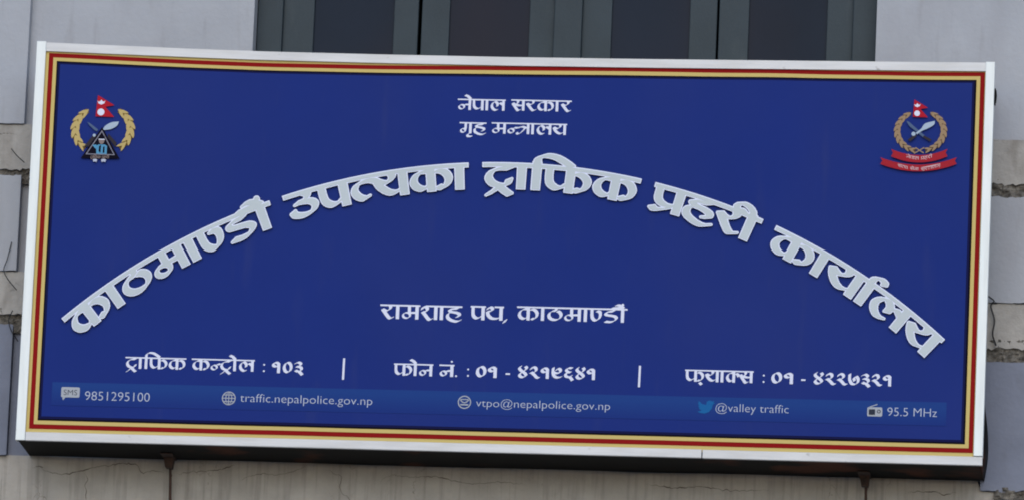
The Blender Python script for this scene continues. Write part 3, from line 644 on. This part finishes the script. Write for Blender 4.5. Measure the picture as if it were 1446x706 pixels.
def flag(E, x, y, w_, h):
    f = lambda a_, b_: (x+w_*a_, y+h*b_)
    moon = [f(.06, .24), f(.14, .30), f(.22, .27), f(.28, .20), f(.34, .27), f(.42, .30), f(.50, .24), f(.44, .37), f(.28, .43), f(.12, .37)]
    E.part('flag', [([[f(.08, -.01), f(1.0, .46), f(.50, .53), f(1.0, 1.0), f(-.02, .97)]], 0), ([moon], 1), ([circ(*f(.27, .77), .19*w_)], 1)], [FLAG, WHITE])
def spline2(P, n=6): return [tuple(q) for q in smooth(P, .5 if len(P) < 2 else max(1., 8.))]
E1 = Emb('emblem', -1.789, .503, 375, 345, .000506, 'traffic police emblem with a black triangle between wheat ears')
wreath(E1, 375, 352, 242, 205, 34, 142, 30, 66, 6, [CREAM, BRONZE])
flag(E1, 312, 50, 160, 192)
E1.part('crossed_knives', [([[(238, 285), (262, 296), (335, 352), (325, 370), (300, 356), (256, 312)]], 1), ([spline2([(375, 352), (400, 318), (450, 290), (515, 282)])+spline2([(515, 282), (500, 318), (450, 348), (392, 358)])], 0),
    ([[(215, 505), (296, 398), (330, 400), (262, 500)]], 2), ([[(425, 388), (500, 470), (492, 512), (420, 420)]], 2), ([circ(303, 404, 13)], 0)], [STEELP, STEEL2, HANDLE])
E1.part('triangle', [([[(370, 332), (192, 606), (530, 612)]], 0), ([[(370, 360), (232, 572), (488, 580)], [(370, 374), (246, 565), (476, 573)]], 1)], [NAVY, ICOND2])
E1.part('officer_figure', [([[(322, 498), (345, 486), (398, 486), (418, 500), (416, 570), (326, 568)]], 0), ([[(288, 490), (322, 486), (334, 512), (318, 524)]], 0), ([circ(369, 448, 25, 20, 34)], 1), ([[(342, 438), (346, 414), (372, 404), (396, 416), (398, 440)]], 3), ([[(343, 436), (397, 438), (396, 446), (344, 444)]], 2),
    ([[(348, 500), (366, 492), (362, 560), (346, 545)]], 3), ([[(384, 505), (398, 505), (396, 560), (382, 560)]], 3)], [SKYB, SKIN, WHITE, NAVY])
E1.part('caption', [([ribbon([(300, 628), (316, 624), (334, 630)], 24)], 0), ([ribbon([(372, 630), (392, 625), (410, 632)], 24)], 0)], [PALE])
E1.y -= .0003
def arc_text(E, letters, x0, x1, ymid, sag, h, m):
    c_ = (x0+x1)/2; sx = (x1-x0)/h/adv(letters)
    L = boxloops(word_field(letters.split(), sx=sx, fat=-.01, res=40)); gr_ = [[E.t(x0+x*h, ymid+sag*(1-((x0+x*h-c_)/((x1-x0)/2))**2)-(yy-.5)*h) for x, yy in P] for P in L]
    o = link('ribbon_text', fill_mesh('ribbon_text', [(gr_, E.y-.0003, .0003, 0, 0)]), None, [m]); o.parent = E.o
arc_text(E1, 'tta rakar aa i pha ka space pra ha ra ii', 276, 440, 598, 0, 24, SKIN)
E2 = Emb('emblem', 1.787, .557, 412, 362, .000527, 'police emblem with crossed knives above two red ribbons')
wreath(E2, 412, 328, 192, 168, 26, 168, 24, 48, 9, [TAN, UMBER])
flag(E2, 350, 66, 122, 150)
E2.part('crossed_knives', [([[(294, 246), (316, 252), (446, 368), (434, 384), (320, 290)]], 1), ([[(440, 368), (505, 402), (490, 420), (432, 384)]], 2), ([spline2([(372, 348), (418, 310), (450, 268), (530, 246)])+spline2([(530, 246), (522, 278), (470, 310), (425, 330), (384, 358)])], 0), ([[(366, 358), (384, 372), (328, 420), (306, 404)]], 2), ([circ(355, 355, 17)], 0)], [STEELP, STEEL2, HANDLE])
E2.part('wreath_stem', [([ribbon([(372, 470), (400, 490), (440, 516)], 9)], 0), ([ribbon([(444, 470), (408, 492), (360, 520)], 9)], 0)], [TAN])
def rib(x0, x1, ytop, sag, th):
    c_ = (x0+x1)/2; hw = (x1-x0)/2; f = lambda x: ytop+sag*(1-((x-c_)/hw)**2)
    xs = [x0+(x1-x0)*i/24 for i in range(25)]
    return [(x, f(x)) for x in xs]+[(x1-16, f(x1)+th*.5)]+[(x, f(x)+th) for x in xs[::-1]]+[(x0+16, f(x0)+th*.5)]
E2.part('ribbon', [([rib(84, 712, 552, 62, 56)], 0), ([rib(172, 636, 482, 52, 62)], 0)], [RIB])
E2.y -= .0003
arc_text(E2, 'na e pa aa la space pra ha ra ii', 296, 512, 540, 20, 25, RIBT)
arc_text(E2, 'sa ta_half ya space sa e va aa space sa u ra ksha nna ma halant', 228, 578, 616, 34, 24, RIBT)

# ---------------------------------------------------------------- small things around it
def bracket(x, z_top, label):
    r = empty('rusty_bracket', (x, WALL-.03, Z(-1.2)))
    tag(r, label, 'bracket', 'rusty brackets under the sign')
    q = MB(); zt = Z(-.889)
    q.prism([(x-.022, zt), (x+.024, zt), (x+.018, zt-.050), (x-.012, zt-.046)], .300, .345); q.box(x-.026, x+.026, .22, .392, zt-.001, zt+.0025)
    q.build('angle_plate', RUST, r)
    q = MB(); q.tube([(x+.006, .332, zt-.03), (x+.008, .350, zt-.12), (x+.010, .372, zt-.3), (x+.010, .40, zt-.36)], .006); q.build('rod', RUST, r)
bracket(-1.468, 0, 'rusty brown bracket with a thin rod below the left part of the sign')
bracket(1.578, 0, 'rusty brown bracket with a thin rod below the right end of the sign')
def cable(pts_, r, label):
    q = MB(); P = [tuple(p) for p in smooth([(x, y, Z(z)) for x, y, z in pts_], .01)]
    o = q_build = MB(); o.tube(P, r, 6); ob = o.build('cable', WIRE, None, smooth=True); tag(ob, label, 'cable'); return ob
cable([(-2.222, PF-.004, .062), (-2.235, PF-.02, -.02), (-2.246, PF-.03, -.068), (-2.225, PF-.03, -.11), (-2.185, PF-.02, -.155)], .0022, 'thin bent black cable hanging on the wall left of the sign')
cable([(-2.245, PF-.01, .480), (-2.215, PF-.03, .445), (-2.180, PF-.03, .415)], .0022, 'short dark twig of cable sticking out of the upper plaster band at left')
cable([(-2.20, PF-.01, -.245), (-2.212, PF-.03, -.29), (-2.198, PF-.02, -.34), (-2.17, PF, -.38)], .0022, 'small black cable loop by the lower broken joint left of the sign')
cable([(2.06, PR-.03, -.045), (2.085, PR-.03, -.075), (2.115, PR-.02, -.096), (2.10, PR-.015, -.115), (2.118, PR-.012, -.18), (2.112, PR-.012, -.24), (2.128, PR-.006, -.29)], .0034, 'tangled black cable on the plaster band right of the sign')
q = MB(); q.box(2.101, 2.107, .005, .03, Z(.70), Z(.772)); q.tube([(2.107, .015, Z(.765)), (2.110, .015, Z(.74)), (2.107, .015, Z(.708))], .003, 6)
tag(q.build('metal_clip', STEEL, None, .002), 'small black metal clip on the upper right edge of the sign frame', 'clip')
